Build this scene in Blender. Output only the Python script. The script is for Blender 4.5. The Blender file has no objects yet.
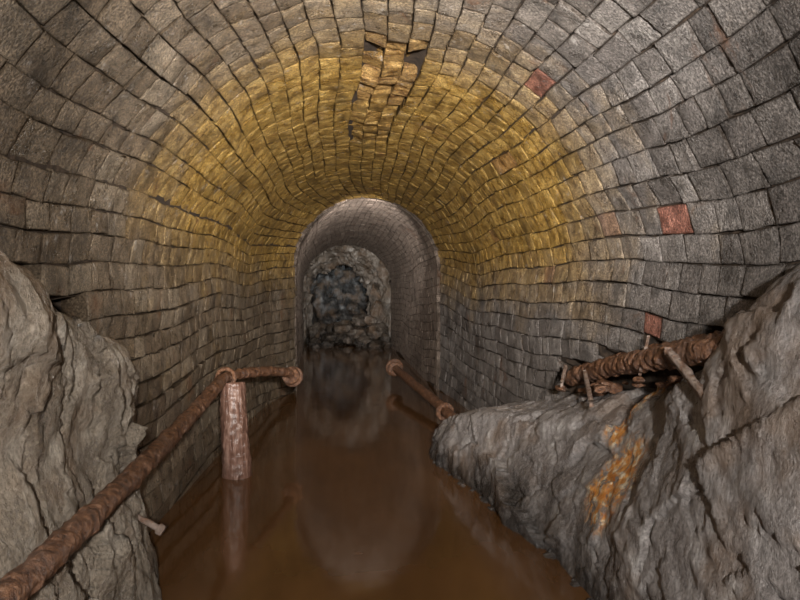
import bpy, math, random
import numpy as np
from mathutils import noise, Vector
random.seed(7); rng=np.random.default_rng(7)
sc=bpy.context.scene
try:
    sc.view_settings.view_transform='Standard'
except Exception: pass
CZ=1.2
# ------------------------------------------------ node helpers
def mat_new(name):
    m=bpy.data.materials.new(name); m.use_nodes=True
    nt=m.node_tree; b=nt.nodes['Principled BSDF']; return m,nt,b
def N(nt,t,**k):
    n=nt.nodes.new(t)
    for a,v in k.items():
        if a in n.inputs.keys(): n.inputs[a].default_value=v
        else: setattr(n,a,v)
    return n
def pos(nt,scale=(1,1,1),rot=(0,0,0)):
    g=N(nt,'ShaderNodeNewGeometry'); mp=N(nt,'ShaderNodeMapping')
    mp.inputs['Scale'].default_value=scale; mp.inputs['Rotation'].default_value=rot
    nt.links.new(g.outputs['Position'],mp.inputs['Vector']); return mp.outputs[0]
def nz(nt,vec,scale,detail=4,rough=.55,dist=0.):
    n=N(nt,'ShaderNodeTexNoise'); n.inputs['Scale'].default_value=scale
    n.inputs['Detail'].default_value=detail; n.inputs['Roughness'].default_value=rough
    n.inputs['Distortion'].default_value=dist
    nt.links.new(vec,n.inputs['Vector']); return n.outputs['Fac']
def ramp(nt,fac,stops,interp='LINEAR'):
    r=N(nt,'ShaderNodeValToRGB'); cr=r.color_ramp; cr.interpolation=interp
    while len(cr.elements)<len(stops): cr.elements.new(.5)
    for e,(p,c) in zip(cr.elements,stops):
        e.position=p; e.color=(c,c,c,1) if isinstance(c,(int,float)) else (*c,1)
    nt.links.new(fac,r.inputs[0]); return r.outputs[0]
def mix(nt,fac,a,b,mode='MIX'):
    m=N(nt,'ShaderNodeMix'); m.data_type='RGBA'; m.blend_type=mode
    if isinstance(fac,(int,float)): m.inputs[0].default_value=fac
    else: nt.links.new(fac,m.inputs[0])
    for i,v in ((6,a),(7,b)):
        if isinstance(v,tuple): m.inputs[i].default_value=(*v,1)
        else: nt.links.new(v,m.inputs[i])
    return m.outputs[2]
def math_(nt,op,a,b=None,clamp=False):
    m=N(nt,'ShaderNodeMath'); m.operation=op; m.use_clamp=clamp
    for i,v in enumerate((a,b)):
        if v is None: continue
        if isinstance(v,(int,float)): m.inputs[i].default_value=v
        else: nt.links.new(v,m.inputs[i])
    return m.outputs[0]
def bump(nt,b,h,strength,dist):
    n=N(nt,'ShaderNodeBump'); n.inputs['Strength'].default_value=strength; n.inputs['Distance'].default_value=dist
    nt.links.new(h,n.inputs['Height']); nt.links.new(n.outputs[0],b.inputs['Normal'])
def attr(nt,name):
    a=N(nt,'ShaderNodeAttribute'); a.attribute_name=name; return a.outputs['Fac']

# ------------------------------------------------ materials
def mat_masonry():
    m,nt,b=mat_new('wet_stone_blocks'); P=pos(nt)
    rnd=attr(nt,'rnd'); red=attr(nt,'red'); yel=attr(nt,'yel'); tan=attr(nt,'tan'); inn=attr(nt,'inn'); rgt=attr(nt,'rgt'); edg=attr(nt,'edg')
    base=ramp(nt,rnd,[(0,(.135,.098,.064)),(.35,(.172,.129,.087)),(.7,(.198,.151,.104)),(1,(.245,.195,.14))])
    grey=ramp(nt,rnd,[(0,(.145,.129,.120)),(.4,(.178,.160,.149)),(1,(.24,.218,.204))])
    base=mix(nt,rgt,base,grey)
    pink=ramp(nt,rnd,[(0,(.25,.195,.16)),(1,(.36,.29,.24))])
    base=mix(nt,inn,base,pink)
    n1=nz(nt,P,1.6,5,.65); n2=nz(nt,P,14,5,.65)
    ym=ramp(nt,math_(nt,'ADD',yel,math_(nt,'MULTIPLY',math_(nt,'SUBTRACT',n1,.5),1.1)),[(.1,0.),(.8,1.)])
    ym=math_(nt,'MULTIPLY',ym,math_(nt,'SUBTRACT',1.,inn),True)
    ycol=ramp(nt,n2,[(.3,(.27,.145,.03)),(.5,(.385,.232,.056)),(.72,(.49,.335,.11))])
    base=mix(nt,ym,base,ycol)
    tcol=ramp(nt,n2,[(.35,(.20,.09,.025)),(.6,(.52,.32,.12))])
    base=mix(nt,tan,base,tcol)
    rcol=ramp(nt,n2,[(.3,(.22,.07,.045)),(.7,(.40,.17,.12))])
    base=mix(nt,red,base,rcol)
    base=mix(nt,1.,base,ramp(nt,n2,[(.3,.55),(.5,.97),(.7,1.3)]),'MULTIPLY')
    gr=nz(nt,P,4.5,6,.72,.4)
    base=mix(nt,1.,base,ramp(nt,gr,[(.34,.42),(.5,1.),(.66,1.22)]),'MULTIPLY')
    sp=nz(nt,P,120,3,.7)
    base=mix(nt,1.,base,ramp(nt,sp,[(.35,.35),(.5,.92),(.66,1.85)]),'MULTIPLY')
    rs=nz(nt,pos(nt,(1,1,1)),3.1,6,.7,.6)
    base=mix(nt,ramp(nt,rs,[(.60,0.),(.70,.6)]),base,(.18,.075,.03))
    wh=nz(nt,pos(nt,(3,3,3),(0,0,1)),4.3,8,.8)
    base=mix(nt,ramp(nt,wh,[(.59,0.),(.68,.8)]),base,(.48,.45,.42))
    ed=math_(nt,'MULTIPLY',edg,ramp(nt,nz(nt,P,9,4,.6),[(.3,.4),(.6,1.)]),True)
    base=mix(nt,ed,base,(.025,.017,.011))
    nt.links.new(base,b.inputs['Base Color'])
    nt.links.new(ramp(nt,nz(nt,P,7,4,.6),[(.35,.22),(.65,.55)]),b.inputs['Roughness'])
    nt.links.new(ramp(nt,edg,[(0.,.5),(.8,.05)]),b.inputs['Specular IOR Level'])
    h=math_(nt,'ADD',math_(nt,'MULTIPLY',nz(nt,P,42,6,.75),1.2),math_(nt,'MULTIPLY',sp,.6))
    bump(nt,b,h,1.,.014); return m
def mat_mortar():
    m,nt,b=mat_new('dark_mortar'); P=pos(nt)
    nt.links.new(ramp(nt,nz(nt,P,20),[(.3,(.012,.008,.005)),(.7,(.07,.046,.03))]),b.inputs['Base Color'])
    b.inputs['Roughness'].default_value=.8; bump(nt,b,nz(nt,P,40),.7,.01); return m
def mat_rock(name,cols,stain=False,rot=(0,0,0),bs=1.):
    m,nt,b=mat_new(name); P=pos(nt); Ps=pos(nt,(9,9,3.2),rot)
    s=nz(nt,Ps,1.0,8,.7,.6); n=nz(nt,P,5,6,.6)
    f=math_(nt,'ADD',math_(nt,'MULTIPLY',s,.5),math_(nt,'MULTIPLY',n,.5))
    c=ramp(nt,f,[(.34,cols[0]),(.44,cols[1]),(.54,cols[2]),(.66,cols[3])])
    fine=nz(nt,P,80,5,.7)
    c=mix(nt,1.,c,ramp(nt,fine,[(.35,.65),(.5,1.),(.65,1.35)]),'MULTIPLY')
    c=mix(nt,ramp(nt,nz(nt,P,3.3,5,.6),[(.50,0.),(.64,.55)]),c,(.18,.115,.07))
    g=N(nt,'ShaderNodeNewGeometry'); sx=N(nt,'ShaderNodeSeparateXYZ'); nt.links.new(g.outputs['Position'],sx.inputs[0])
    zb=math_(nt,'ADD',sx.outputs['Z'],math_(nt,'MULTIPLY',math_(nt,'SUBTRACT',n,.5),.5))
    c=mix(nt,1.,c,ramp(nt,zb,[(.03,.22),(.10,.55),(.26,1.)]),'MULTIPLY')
    if stain:
        st=attr(nt,'stain'); sn=nz(nt,pos(nt,(1,1,.7)),20,7,.75,.5)
        k=ramp(nt,math_(nt,'MULTIPLY',st,ramp(nt,sn,[(.40,0.),(.56,1.)])),[(.10,0.),(.4,1.)])
        c=mix(nt,k,c,ramp(nt,nz(nt,P,30),[(.35,(.50,.17,.03)),(.52,(.66,.32,.09)),(.64,(.8,.7,.52))]))
    nt.links.new(c,b.inputs['Base Color'])
    nt.links.new(ramp(nt,n,[(.35,.16),(.65,.40)]),b.inputs['Roughness'])
    h=math_(nt,'ADD',s,math_(nt,'MULTIPLY',nz(nt,P,38,8,.75),.6))
    bump(nt,b,h,1.,.04*bs); return m
def mat_rust(name='rusted_iron',pale=False):
    m,nt,b=mat_new(name); P=pos(nt); n=nz(nt,P,42,6,.75); n2=nz(nt,P,9,4,.6)
    c=ramp(nt,n,[(.33,(.02,.010,.007)),(.46,(.10,.045,.024)),(.58,(.21,.10,.05)),(.72,(.45,.28,.19))])
    if pale: c=mix(nt,ramp(nt,nz(nt,P,25,4),[(.4,.2),(.55,.85)]),c,(.34,.27,.23))
    else: c=mix(nt,ramp(nt,n2,[(.5,0.),(.68,.5)]),c,(.20,.13,.10))
    nt.links.new(c,b.inputs['Base Color']); b.inputs['Roughness'].default_value=.38
    bump(nt,b,n,1.,.02); return m
def mat_wood():
    m,nt,b=mat_new('wet_timber'); P=pos(nt,(1,1,.08)); n=nz(nt,P,45,5,.6); n2=nz(nt,pos(nt),6,4)
    c=ramp(nt,n,[(.3,(.06,.028,.02)),(.5,(.17,.09,.065)),(.7,(.33,.21,.165))])
    c=mix(nt,ramp(nt,n2,[(.45,0.),(.7,.5)]),c,(.08,.045,.03))
    nt.links.new(c,b.inputs['Base Color']); b.inputs['Roughness'].default_value=.3
    bump(nt,b,n,.9,.012); return m
def mat_water():
    m,nt,b=mat_new('ochre_mine_water'); P=pos(nt,(1,.35,1))
    n=nz(nt,P,2.2,3,.5,.4)
    c=ramp(nt,n,[(.3,(.072,.034,.013)),(.7,(.13,.063,.025))])
    nt.links.new(c,b.inputs['Base Color'])
    b.inputs['Roughness'].default_value=.08; b.inputs['IOR'].default_value=1.42
    bump(nt,b,nz(nt,pos(nt,(1,.5,1)),7,2,.5),.15,.01); return m
M_ST=mat_masonry(); M_MO=mat_mortar(); M_RU=mat_rust(); M_RP=mat_rust('encrusted_iron',True); M_WO=mat_wood(); M_WA=mat_water()
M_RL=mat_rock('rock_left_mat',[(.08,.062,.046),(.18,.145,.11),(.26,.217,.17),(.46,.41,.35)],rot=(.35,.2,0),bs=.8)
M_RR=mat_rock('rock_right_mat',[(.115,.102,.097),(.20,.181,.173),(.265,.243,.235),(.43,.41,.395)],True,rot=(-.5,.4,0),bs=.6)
M_RD=mat_rock('rock_dark_mat',[(.008,.007,.006),(.02,.018,.016),(.05,.045,.04),(.2,.19,.18)])  # far passage shade put into the rock colour, darker than the brow
M_RM=mat_rock('rock_brow_lit_mat',[(.05,.04,.03),(.14,.115,.09),(.28,.245,.21),(.7,.67,.63)])  # albedo raised so the rim looks lit against the dark chamber
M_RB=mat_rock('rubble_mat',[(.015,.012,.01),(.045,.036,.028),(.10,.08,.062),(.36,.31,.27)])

def mk(name,v,f,mat,attrs=None,smooth=True):
    me=bpy.data.meshes.new(name); me.from_pydata([tuple(p) for p in v] if not isinstance(v,np.ndarray) else v.tolist(),[],f if isinstance(f,list) else f.tolist())
    if attrs:
        for k,a in attrs.items():
            at=me.attributes.new(k,'FLOAT','POINT'); at.data.foreach_set('value',np.asarray(a,dtype=np.float32))
    me.update()
    if smooth: me.polygons.foreach_set('use_smooth',[True]*len(me.polygons))
    me.materials.append(mat); o=bpy.data.objects.new(name,me); sc.collection.objects.link(o); return o

# ------------------------------------------------ tunnel profile
HREF=1.45; AREF=math.pi*1.15; TOT=2*HREF+AREF
KM=np.array([# y, L, R, crown(z), spring(z)
 [-2.4,-1.08,1.42,2.50,1.28],[1.5,-1.03,1.37,2.47,1.27],[3.6,-.98,1.32,2.43,1.27],[6.5,-.93,1.2,2.36,1.33],[7.6,-.84,1.14,2.31,1.40],[8.3,-.64,1.06,2.29,1.45]])
KI=np.array([[8.2,-.62,1.03,2.27,1.45],[11,-.80,.97,2.21,1.38],[14.8,-.97,.86,2.15,1.30]])
def prof(K,s,y,d):
    s=np.asarray(s,float); y=np.asarray(y,float)
    def at(s):
        L=np.interp(y,K[:,0],K[:,1]);R=np.interp(y,K[:,0],K[:,2]);C=np.interp(y,K[:,0],K[:,3]);S=np.interp(y,K[:,0],K[:,4])
        cx=(L+R)/2;a=(R-L)/2;bb=C-S
        th=np.clip((s-HREF)/AREF,0,1)*math.pi
        x=cx-a*np.cos(th); z=S+bb*np.sin(th)
        lw=s<HREF; z=np.where(lw,-.2+(S+.2)*s/HREF,z)
        rw=s>HREF+AREF; z=np.where(rw,-.2+(S+.2)*(TOT-s)/HREF,z)
        return x,z
    x,z=at(s); x1,z1=at(s+.01); x0,z0=at(s-.01)
    tx,tz=x1-x0,z1-z0; l=np.hypot(tx,tz)+1e-9
    return x+tz/l*d, y+0*x, z-tx/l*d
def sst(v,a,b):
    t=np.clip((v-a)/(b-a),0,1); return t*t*(3-2*t)
def ztl(y): return np.interp(y,[-2.4,1.2,1.7,2.4,2.75,2.95],[1.47,1.39,1.28,1.09,.96,.75])
def ztr(y): return np.interp(y,[-2.4,1.5,2.0,2.3,2.6,3.3,4.2,4.9,5.5,5.9],[1.5,1.42,1.28,1.02,.84,.72,.56,.42,.2,-.1])
def zpipe(y): return 1.2-.19-(y-2.27)*.18

def warp(s,y):
    return s+.03*np.sin(1.3*y+1.1*s)+.014*np.sin(2.9*y-1.3*s+1)+.003*np.sin(9*y+5*s), y+.03*np.sin(1.9*s+.7)+.015*np.sin(6*s)
us=np.array([0,.03,.09,.35,.65,.91,.97,1.]); n8=len(us)
U,V=np.meshgrid(us,us,indexing='ij')
def edge(t):  return np.minimum(t,1-t)
E=np.minimum(edge(U),edge(V))
EDG=-.0035*(1-sst(E,0,.05))
BM=(E<.10).astype(float)
EU,EV=edge(U),edge(V)
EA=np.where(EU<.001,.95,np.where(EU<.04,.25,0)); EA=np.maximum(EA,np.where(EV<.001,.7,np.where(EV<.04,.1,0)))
def tfaces():
    F=[]
    for i in range(n8-1):
        for j in range(n8-1):
            F.append((i*n8+j,i*n8+j+1,(i+1)*n8+j+1,(i+1)*n8+j))
    ring=[(i,0) for i in range(n8)]+[(n8-1,j) for j in range(1,n8)]+[(i,n8-1) for i in range(n8-2,-1,-1)]+[(0,j) for j in range(n8-2,0,-1)]
    base=n8*n8; R=len(ring)
    for k in range(R):
        a=ring[k];b=ring[(k+1)%R]
        F.append((a[0]*n8+a[1],b[0]*n8+b[1],base+(k+1)%R,base+k))
    return np.array(F),ring
TF,RING=tfaces(); RI=np.array([a*n8+b for a,b in RING])
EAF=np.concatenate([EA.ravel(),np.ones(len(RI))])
parts={'wall_left':[], 'ceiling':[], 'wall_right':[]}
REDS=[(1.33,2.76,1.48),(1.31,3.0,1.08),(.836,3.2,2.19)]; used=set()
def build(K,y0,y1,ch,bl,main):
    s=0.
    while s<TOT:
        h=ch*random.uniform(.85,1.17); s1=s+h
        sm=(s+s1)/2
        y=y0-random.random()*bl if main and y0<0 else y0
        first=True
        cd=random.gauss(0,.003 if main else .002); ct=random.gauss(0,.005 if main else .002)
        while y<y1:
            L=bl*random.uniform(.65,1.3)
            if first: L=bl*random.uniform(.3,1.2); first=False
            ye=min(y+L,y1); ym=(y+ye)/2
            if ye-y<.03: break
            cx,cy,cz=[float(q) for q in prof(K,sm,ym,0)]
            skip=False
            left=cx<.15
            if main:
                if sm<HREF+.5 and left and ym<2.9 and cz<ztl(ym)+.15+random.uniform(-.03,.03): skip=True
                if sm>HREF+AREF-.5 and not left and ym<5.6:
                    lim=max(ztr(ym)-.1,0)
                    if 2.1<ym<4.35: lim=max(lim,zpipe(ym)+.07)
                    if cz<lim: skip=True
            if cz<-.05: skip=True
            q=1. if main else .4
            tan=0.;d0=cd+random.gauss(0,.002)*q;tu=ct+random.gauss(0,.0022)*q;tv=random.gauss(0,.0022)*q
            if main and abs(sm-TOT/2-.04)<.125 and 3.45<ym<5.6:
                tan=random.uniform(.5,1)*(1 if ym<4.6 else .5); d0=random.uniform(-.035,.003);tu*=2.5;tv*=2.5
                if 3.5<ym<3.8 and random.random()<.75: d0=-.065
            if not skip:
                g=random.uniform(.0006,.0035)*(1 if main else .6); g2=random.uniform(.0006,.0022)*(1 if main else .8)
                j=rng.normal(0,.0028,8)*(1 if main else .6)
                s0_=s+g; s1_=s1-g; ya=y+g2; yb=ye-g2
                SS=(s0_+j[0])*(1-U)*(1-V)+(s1_+j[1])*U*(1-V)+(s0_+j[2])*(1-U)*V+(s1_+j[3])*U*V+rng.normal(0,.0014,U.shape)*BM
                YY=(ya+j[4])*(1-U)*(1-V)+(ya+j[5])*U*(1-V)+(yb+j[6])*(1-U)*V+(yb+j[7])*U*V+rng.normal(0,.0014,U.shape)*BM
                DD=d0+tu*(U-.5)*2+tv*(V-.5)*2+EDG*random.uniform(.4,1.3)+rng.normal(0,.0012,U.shape)
                red=0.
                for r in REDS:
                    if main and r not in used and abs(r[0]-cx)<.1 and abs(r[1]-ym)<.11 and abs(r[2]-cz)<.06: red=.85; used.add(r)
                if main and random.random()<.004 and cx>.6: red=.3
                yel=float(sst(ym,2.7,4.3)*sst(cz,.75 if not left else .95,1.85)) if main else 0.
                inn=0. if main else 1.
                rgt=float(sst(cx,.1,1.1))
                sf=SS.ravel();yf=YY.ravel();df=DD.ravel()
                sf=np.concatenate([sf,sf[RI]]);yf=np.concatenate([yf,yf[RI]]);df=np.concatenate([df,np.full(len(RI),-.09)])
                rec=(sf,yf,df,random.random(),red,min(yel,1),tan,inn,rgt)
                key='wall_left' if sm<HREF+.1 else ('wall_right' if sm>HREF+AREF-.1 else 'ceiling')
                parts[key].append((K,rec))
            y=ye
        s=s1
build(KM,-2.3,8.30,.108,.195,True)
build(KI,8.27,14.8,.10,.22,False)
def backing(K,y0,y1,s0,s1,main):
    ys=np.arange(y0,y1+.01,.05); ss=np.linspace(s0,s1,max(int((s1-s0)/.045),2))
    S,Y=np.meshgrid(ss,ys,indexing='ij')
    d=np.full(S.shape,-.020 if main else -.012)
    if main:
        d=np.where((abs(S-TOT/2-.03)<.16)&(Y>3.1)&(Y<5.7),-.05,d)
        x,_,z=prof(K,S,Y,0*S)
        d=np.where((S<HREF+.5)&(Y<2.92)&(z<ztl(Y)+.20),-.30,d)
        lim=np.where((Y>2.1)&(Y<4.35),zpipe(Y)+.08,ztr(Y)-.05)
        d=np.where((S>HREF+AREF-.5)&(Y<4.6)&(z<lim),-.13,d)
    x,y,z=prof(K,S,Y,d)
    v=np.stack([x,y,z],-1).reshape(-1,3); n=len(ys)
    f=np.array([(i*n+j,i*n+j+1,(i+1)*n+j+1,(i+1)*n+j) for i in range(len(ss)-1) for j in range(n-1)])
    return v,f
SR={'wall_left':(0,HREF+.1),'ceiling':(HREF+.1,HREF+AREF-.1),'wall_right':(HREF+AREF-.1,TOT)}
for key,recs in parts.items():
    vs=[];fs=[];A={k:[] for k in('rnd','red','yel','tan','inn','rgt','edg')};off=0
    for K,r in recs:
        sf,yf,df=r[:3]; sw,yw=warp(sf,yf)
        x,y,z=prof(K,sw,np.clip(yw,K[0,0],K[-1,0]),df)
        vs.append(np.stack([x,yw,z],1)); fs.append(TF+off); off+=len(sf)
        for k,v in zip(A,r[3:]): A[k].append(np.full(len(sf),v))
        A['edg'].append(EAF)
    nb=sum(len(f) for f in fs)
    for K,y0,y1,mn in ((KM,-2.35,8.3,True),(KI,8.25,14.85,False)):
        v,f=backing(K,y0,y1,*SR[key],mn)
        vs.append(v); fs.append(f+off); off+=len(v)
        for k in A: A[k].append(np.zeros(len(v)))
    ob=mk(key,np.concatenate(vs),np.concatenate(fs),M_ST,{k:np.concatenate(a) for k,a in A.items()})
    ob.data.materials.append(M_MO)
    mi=np.zeros(len(ob.data.polygons),dtype=np.int32); mi[nb:]=1
    ob.data.polygons.foreach_set('material_index',mi)

mk('wall_back',[(-1.5,-2.36,-.3),(1.8,-2.36,-.3),(1.8,-2.36,2.7),(-1.5,-2.36,2.7)],[(0,1,2,3)],M_MO)

# ------------------------------------------------ rocks
def rnoise(p,o=4): return noise.fractal(p,1.0,2.0,o)
def facet(q):
    dd,pp=noise.voronoi(q); c=pp[0]; n=noise.cell_vector(c*13.7)-Vector((.5,.5,.5))
    return (q-c).dot(n)*1.6, dd[1]-dd[0]
def loft(name,ys,secf,nu,mat,amp,aniso,seed,W,stainpts=None):
    v=[];st=[]
    for y in ys:
        pts=secf(y)
        L=[0]
        for a,b in zip(pts,pts[1:]): L.append(L[-1]+math.hypot(b[0]-a[0],b[1]-a[1]))
        t=np.linspace(0,L[-1],nu)
        X=np.interp(t,L,[p[0] for p in pts]); Z=np.interp(t,L,[p[1] for p in pts])
        for _ in range(10):
            X[1:-1]=(X[:-2]+2*X[1:-1]+X[2:])/4; Z[1:-1]=(Z[:-2]+2*Z[1:-1]+Z[2:])/4
        for k in range(nu):
            x,z=X[k],Z[k]
            p=Vector((x+seed,y,z))
            q=Vector((x*aniso[0]+seed,y*aniso[1]+z*aniso[3],z*aniso[2]-y*aniso[4]))
            wq=q+Vector((rnoise(p*4,2),rnoise(p*4+Vector((5,0,0)),2),rnoise(p*4+Vector((0,7,0)),2)))*.10
            f1,g1=facet(wq*1.3); f2,g2=facet(wq*3.3+Vector((3,3,3))); f3,g3=facet(wq*8+Vector((1,5,3)))
            d=amp*(.9*rnoise(p*1.6,2)+W[0]*f1+W[1]*f2+W[2]*f3+W[3]*rnoise(q*4,3)+W[4]*rnoise(p*22,3))
            k0=max(k-2,0);k1=min(k+2,nu-1); tx=X[k1]-X[k0];tz=Z[k1]-Z[k0];l=math.hypot(tx,tz)+1e-6
            sx,sz=(tz/l,-tx/l)
            sgn=secf.sgn
            e=amp*.5*rnoise(p*5+Vector((9,3,1)),3)
            v.append((x+sgn*sx*d,y+e,z+sgn*sz*d))
            if stainpts:
                w=0
                for (cx,cy,cz,r) in stainpts:
                    dd=math.sqrt((y-cy)**2+(z-cz)**2*.9)/r
                    w=max(w,1-dd)
                st.append(max(0,w))
    n=nu
    f=[(i*n+j,(i+1)*n+j,(i+1)*n+j+1,i*n+j+1) for i in range(len(ys)-1) for j in range(n-1)]
    return mk(name,v,f,mat,{'stain':st} if stainpts else None)
def secL(y):
    zt=float(ztl(y)); xf=float(np.interp(y,[-2.4,1.0,2.0,2.65,2.85,3.0,3.1],[-.80,-.80,-.79,-.79,-.85,-.98,-1.1]))
    return [(xf+.06,-.15),(xf+.05,0),(xf+.02,.35),(xf-.05,zt*.6),(xf-.0,zt-.12),(xf-.08,zt),(-1.0 if xf>-.9 else xf-.1,zt-.03),(-1.22,zt-.10)]
secL.sgn=1
loft('rock_outcrop',np.arange(-2.2,3.08,.012),secL,120,M_RL,.055,(2.,2.6,1.3,1.0,0.2),3.1,(1.3,.55,.2,.2,.12))
def secR(y):
    xw=float(np.interp(y,[-2.4,2.0,2.7,3.36,4.1,4.75,5.1,5.35,5.7,5.9],[1.02,.97,.93,.88,.74,.60,.60,.72,1.0,1.15]))
    zt=float(ztr(y)); zf=zt*.78 if y>2.5 else zt*.9
    k=float(np.interp(y,[2.0,2.7,4,5],[.20,.26,.2,.10])); 
    return [(xw-.02,-.15),(xw,0),(xw+k*.35,zf*.45),(xw+k,zf),(1.30,zt-.02),(1.5,zt)]
secR.sgn=-1
loft('rock_outcrop',np.arange(-2.2,5.9,.012),secR,120,M_RR,.042,(1.6,1.3,2.2,.8,.7),11.7,(1.2,.45,.14,.3,.10),
     [(1.1,2.78,.41,.24),(1.1,3.0,.60,.10),(1.2,3.0,.80,.16)])

# ------------------------------------------------ water and bed
def grid(name,x0,x1,y0,y1,z,nx,ny,mat):
    v=[(x0+(x1-x0)*i/nx,y0+(y1-y0)*j/ny,z) for i in range(nx+1) for j in range(ny+1)]
    f=[(i*(ny+1)+j,(i+1)*(ny+1)+j,(i+1)*(ny+1)+j+1,i*(ny+1)+j+1) for i in range(nx) for j in range(ny)]
    return mk(name,v,f,mat)
grid('floor',-1.6,1.8,-2.4,20,-.22,4,20,M_RD)
grid('water',-1.1,1.4,-2.3,19.2,0,4,20,M_WA)

# ------------------------------------------------ far rough rock passage: collapsed brow, then a darker chamber
def tubepass(name,ys,ky,kcx,ka,kc,mat,amp,seed):
    nu=150; v=[]
    for y in ys:
        cx=float(np.interp(y,ky,kcx)); a=float(np.interp(y,ky,ka)); c=float(np.interp(y,ky,kc))
        for k in range(nu):
            th=math.pi*1.16*k/(nu-1)-.08*math.pi
            sn=math.sin(th)
            x=cx-a*math.copysign(abs(math.cos(th))**.8,math.cos(th)); z=1.0+(c-1.0)*sn if sn>0 else 1+1.6*sn
            if k<14: z=-.3+(z+.3)*k/14
            if k>nu-15: z=-.3+(z+.3)*(nu-1-k)/14
            p=Vector((x*1.5+seed,y*1.5,z*1.5))
            f1,_=facet(p*1.8); f2,_=facet(p*4)
            d=amp*(1.0*rnoise(p,4)+1.6*f1+.9*f2+.3*rnoise(p*5,3))
            v.append((x+math.cos(th)*d,y+.5*amp*rnoise(p*2,2),z-math.sin(th)*d))
    f=[(i*nu+j,(i+1)*nu+j,(i+1)*nu+j+1,i*nu+j+1) for i in range(len(ys)-1) for j in range(nu-1)]
    mk(name,v,f,mat)
tubepass('rock_brow',np.arange(14.8,16.5,.025),[14.8,15.1,15.5,16.0,16.5],[-.05,-.06,-.18,-.27,-.27],[1.04,1.0,.82,.70,.70],[2.22,2.16,1.92,1.74,1.76],M_RM,.09,4)
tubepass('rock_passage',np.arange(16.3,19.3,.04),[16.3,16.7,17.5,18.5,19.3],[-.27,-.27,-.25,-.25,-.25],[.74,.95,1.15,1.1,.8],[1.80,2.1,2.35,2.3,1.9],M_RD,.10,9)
v=[];n=50
for i in range(n):
    for j in range(n):
        x=-1.7+2.9*i/(n-1);z=-.3+2.9*j/(n-1); p=Vector((x*2,5,z*2))
        v.append((x,19.15+.3*rnoise(p,4)+.25*facet(p)[0],z))
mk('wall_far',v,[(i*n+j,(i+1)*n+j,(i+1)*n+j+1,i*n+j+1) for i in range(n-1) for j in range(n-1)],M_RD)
import bmesh
def boulders(name,lst,mat):
    vs=[];fs=[];o=0
    for n,(x,y,z,r,sx,sy,sz) in enumerate(lst):
        bm=bmesh.new(); bmesh.ops.create_icosphere(bm,subdivisions=4,radius=1)
        pl=[(Vector((random.gauss(0,1),random.gauss(0,1),random.gauss(0,1))).normalized(),random.uniform(.5,.8)) for _ in range(10)]
        bm.verts.ensure_lookup_table()
        for w in bm.verts:
            c=w.co.copy()
            for nn,dd in pl:
                t=c.dot(nn)
                if t>dd: c-=nn*(t-dd)*.95
            c*=1+.12*rnoise(c*2.5+Vector((n*7,0,0)),4)
            vs.append((x+c.x*r*sx,y+c.y*r*sy,z+c.z*r*sz))
        fs+=[tuple(q.index+o for q in f.verts) for f in bm.faces]; o+=len(bm.verts); bm.free()
    return mk(name,vs,fs,mat)
L=[(.58,14.5,.05,.22,1.3,1,.8),(.22,14.9,.08,.2,1.4,1.,.8),(.6,15.0,.3,.25,1,1,1),(.2,15.3,.25,.24,1.4,1,.8),(-.12,15.6,.1,.24,1.4,1,.8),
   (.28,15.6,.5,.22,1.3,1,.8),(-.4,16.1,.05,.22,1.3,1,.8),(-.1,16.4,.3,.26,1.2,1,.8),(-.74,15.2,.05,.2,.9,1.2,.9),(-.8,15.6,.28,.24,.8,1,1),(-.3,17.3,.15,.3,1.3,1,.8),
   (-.7,17.6,.1,.25,1,1,1),(.33,14.4,.0,.12,1.2,1,.8),(-.68,14.6,.0,.13,1.2,1,.8),(.74,14.6,.18,.18,.8,1,1),(.56,15.4,.7,.24,.9,1,1.2),(.0,15.2,.1,.14,1.4,1,.8),(.45,15.0,.55,.14,1.2,1,.8),(.58,15.5,1.1,.22,.8,.8,1.4),
   (-.45,15.3,.02,.15,1.4,1,.7)]
boulders('rubble_pile',L,M_RB)
L=[]
for i in range(34):
    y=random.uniform(2.3,4.9); xw=float(np.interp(y,[2.0,2.7,3.36,4.1,4.75],[.97,.93,.88,.74,.60]))
    L.append((xw-random.uniform(-.04,.03),y,.0,random.uniform(.012,.03),1.2,1.2,.8))
boulders('waterline_stones',L,M_RR)
L=[]
for i in range(26):
    y=random.uniform(2.35,3.9); L.append((random.uniform(1.16,1.36),y,float(ztr(y))+random.uniform(-.01,.04),random.uniform(.012,.04),1.3,1.5,.7))
boulders('rust_debris',L,M_RU)

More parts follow.
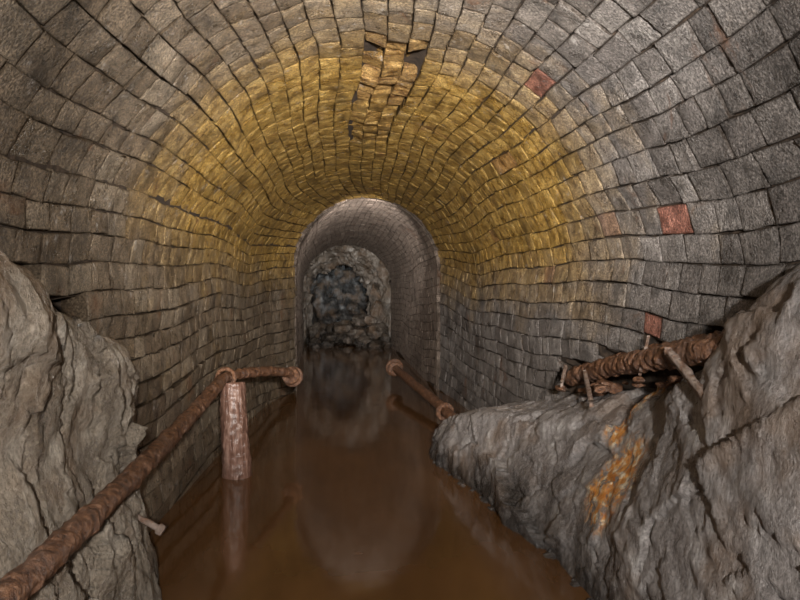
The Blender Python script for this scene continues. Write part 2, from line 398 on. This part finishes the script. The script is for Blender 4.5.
# ------------------------------------------------ pipes and ironwork
def catmull(pts,step):
    P=[Vector(p) for p in pts]; P=[2*P[0]-P[1]]+P+[2*P[-1]-P[-2]]; out=[]
    for i in range(1,len(P)-2):
        n=max(2,int((P[i+1]-P[i]).length/step))
        for k in range(n):
            t=k/n;a,b,c,d=P[i-1],P[i],P[i+1],P[i+2]
            out.append(.5*((2*b)+(-a+c)*t+(2*a-5*b+4*c-d)*t*t+(-a+3*b-3*c+d)*t**3))
    out.append(P[-2]); return out
def tube(vs,fs,pts,r,step=.012,seg=28,amp=.15,cap=True,hollow=False,rf=None):
    C=catmull(pts,step); o=len(vs); n=len(C)
    for i,c in enumerate(C):
        t=(C[min(i+1,n-1)]-C[max(i-1,0)]).normalized()
        up=Vector((0,0,1)) if abs(t.z)<.9 else Vector((1,0,0))
        a=t.cross(up).normalized(); b=a.cross(t)
        rr=r*(rf(i/(n-1)) if rf else 1)
        for k in range(seg):
            th=2*math.pi*k/seg; dr=a*math.cos(th)+b*math.sin(th)
            q=c+dr*r
            w=rr*(1+amp*(rnoise(q*28,3)+.6*rnoise(q*9,2)))
            vs.append(tuple(c+dr*w))
    for i in range(n-1):
        for k in range(seg):
            fs.append((o+i*seg+k,o+i*seg+(k+1)%seg,o+(i+1)*seg+(k+1)%seg,o+(i+1)*seg+k))
    if cap:
        fs.append(tuple(o+k for k in range(seg))[::-1]); fs.append(tuple(o+(n-1)*seg+k for k in range(seg)))
    return C
def torus(vs,fs,c,axis,R,r,flat=1.,seg=36,s2=12):
    c=Vector(c);t=Vector(axis).normalized();up=Vector((0,0,1)) if abs(t.z)<.9 else Vector((1,0,0))
    a=t.cross(up).normalized();b=a.cross(t);o=len(vs)
    for i in range(seg):
        th=2*math.pi*i/seg;dr=a*math.cos(th)+b*math.sin(th)
        for k in range(s2):
            ph=2*math.pi*k/s2; q=c+dr*(R+r*math.cos(ph))+t*(r*flat*math.sin(ph))
            q+=dr*(.12*r*rnoise(q*40,2)); vs.append(tuple(q))
    for i in range(seg):
        for k in range(s2):
            fs.append((o+i*s2+k,o+((i+1)%seg)*s2+k,o+((i+1)%seg)*s2+(k+1)%s2,o+i*s2+(k+1)%s2))
v=[];f=[]
tube(v,f,[(-.66,-1.2,.555),(-.69,.4,.56),(-.705,1.6,.57),(-.75,3.0,.585),(-.80,4.2,.615),(-.80,4.60,.635),(-.66,5.1,.61),(-.52,5.6,.55),(-.47,5.85,.48)],.034,amp=.26)
torus(v,f,(-.80,4.58,.635),(.1,1,0),.056,.014)
torus(v,f,(-.47,5.85,.48),(.3,1,-.3),.062,.024,.8)
torus(v,f,(-.485,5.79,.495),(.3,1,-.3),.045,.03,1.2)
mk('rusty_rail_pipe',v,f,M_RU)
v=[];f=[]
tube(v,f,[(-.715,4.56,-.2),(-.735,4.57,.15),(-.75,4.58,.4),(-.76,4.6,.60)],.088,step=.012,seg=40,amp=.10,rf=lambda t:1.08-.18*t)
mk('timber_post',v,f,M_WO)
v=[];f=[]
tube(v,f,[(.92,6.0,.06),(.83,6.6,.12),(.70,7.6,.17),(.56,8.8,.22)],.045)
torus(v,f,(.56,8.8,.22),(-.1,1,.03),.085,.028,.8); torus(v,f,(.56,8.72,.215),(-.1,1,.03),.06,.03)
torus(v,f,(.86,6.3,.09),(-.2,1,.03),.065,.022,1.); 
mk('rusty_water_pipe',v,f,M_RU)
v=[];f=[]
tube(v,f,[(1.31,4.1,.67),(1.27,3.5,.79),(1.22,2.8,.91),(1.20,2.42,.975),(1.21,2.15,1.01)],.043,amp=.34)
tube(v,f,[(1.34,4.1,.71),(1.34,3.2,.885),(1.28,2.2,1.05)],.030,amp=.4)
mk('collapsed_pipe',v,f,M_RU)
def bar(vs,fs,a,b,w,t):
    a=Vector(a);b=Vector(b);d=(b-a).normalized();s=d.cross(Vector((1,0,0.2))).normalized();u=d.cross(s);n=24;o=len(vs)
    for i in range(n+1):
        c=a.lerp(b,i/n)
        for k,(p,q) in enumerate([(-1,-1),(1,-1),(1,1),(-1,1)]):
            e=1+.35*rnoise(c*30+Vector((k*3,0,0)),3); vs.append(tuple(c+s*p*w*e+u*q*t*e))
    for i in range(n):
        for k in range(4): fs.append((o+i*4+k,o+i*4+(k+1)%4,o+(i+1)*4+(k+1)%4,o+(i+1)*4+k))
    fs.append((o,o+1,o+2,o+3));fs.append((o+n*4+3,o+n*4+2,o+n*4+1,o+n*4))
v=[];f=[]
bar(v,f,(1.13,2.42,.985),(1.12,2.13,.86),.015,.010)
bar(v,f,(1.234,3.6,.765),(1.10,3.12,.68),.015,.010)
bar(v,f,(1.24,3.95,.755),(1.14,3.7,.69),.012,.008)
bar(v,f,(1.27,2.9,1.0),(1.17,2.75,.86),.008,.006)
mk('iron_brackets',v,f,M_RP)
v=[];f=[]
tube(v,f,[(-.89,2.72,.37),(-.80,2.7,.34),(-.715,2.68,.30)],.011,step=.005,seg=12,amp=.25)
tube(v,f,[(-.72,2.68,.303),(-.70,2.675,.293)],.02,step=.004,seg=14,amp=.2)
mk('bent_bolt',v,f,M_RP)

# ------------------------------------------------ lights (photographer's flash, plus added fill spots)
def spot(name,loc,tgt,power,ang,blend,rad,col=(1,.95,.89)):
    l=bpy.data.lights.new(name,'SPOT'); l.energy=power; l.spot_size=math.radians(ang); l.spot_blend=blend; l.shadow_soft_size=rad; l.color=col
    o=bpy.data.objects.new(name,l); sc.collection.objects.link(o); o.location=loc
    o.rotation_euler=(Vector(tgt)-Vector(loc)).to_track_quat('-Z','Y').to_euler()
spot('flash_wide',(.2,-1.0,1.5),(.2,6,1.35),660,122,1,.04)
spot('added_vault_fill',(.2,-.4,1.45),(.25,6,1.9),2600,50,1,.04)  # added fill, evens brightness along the vault
spot('added_far_fill',(.1,-.3,1.35),(0.1,12,1.45),2600,12,1,.03,(1,.95,.9))  # added narrow fill, carries light to the far section
spot('added_inner_fill',(.2,7.4,1.95),(-.05,15,1.55),480,60,1,.08,(1,.94,.89))  # added unseen fill near the crown, brightens the inner tunnel
spot('added_chamber_fill',(-.35,16.3,1.45),(-.35,19,1.5),150,50,1,.12,(.72,.87,1))  # added unseen bluish fill, makes the hazy glow in the chamber
w=bpy.data.worlds.new('w'); sc.world=w; w.use_nodes=True; w.node_tree.nodes['Background'].inputs[0].default_value=(0,0,0,1)

cam=bpy.data.cameras.new('camera'); cam.lens=31.5; cam.sensor_width=36; cam.clip_start=.02
co=bpy.data.objects.new('camera',cam); sc.collection.objects.link(co); co.location=(0,0,CZ)
co.rotation_euler=(math.radians(90-.82),0,math.radians(-4.09)); sc.camera=co
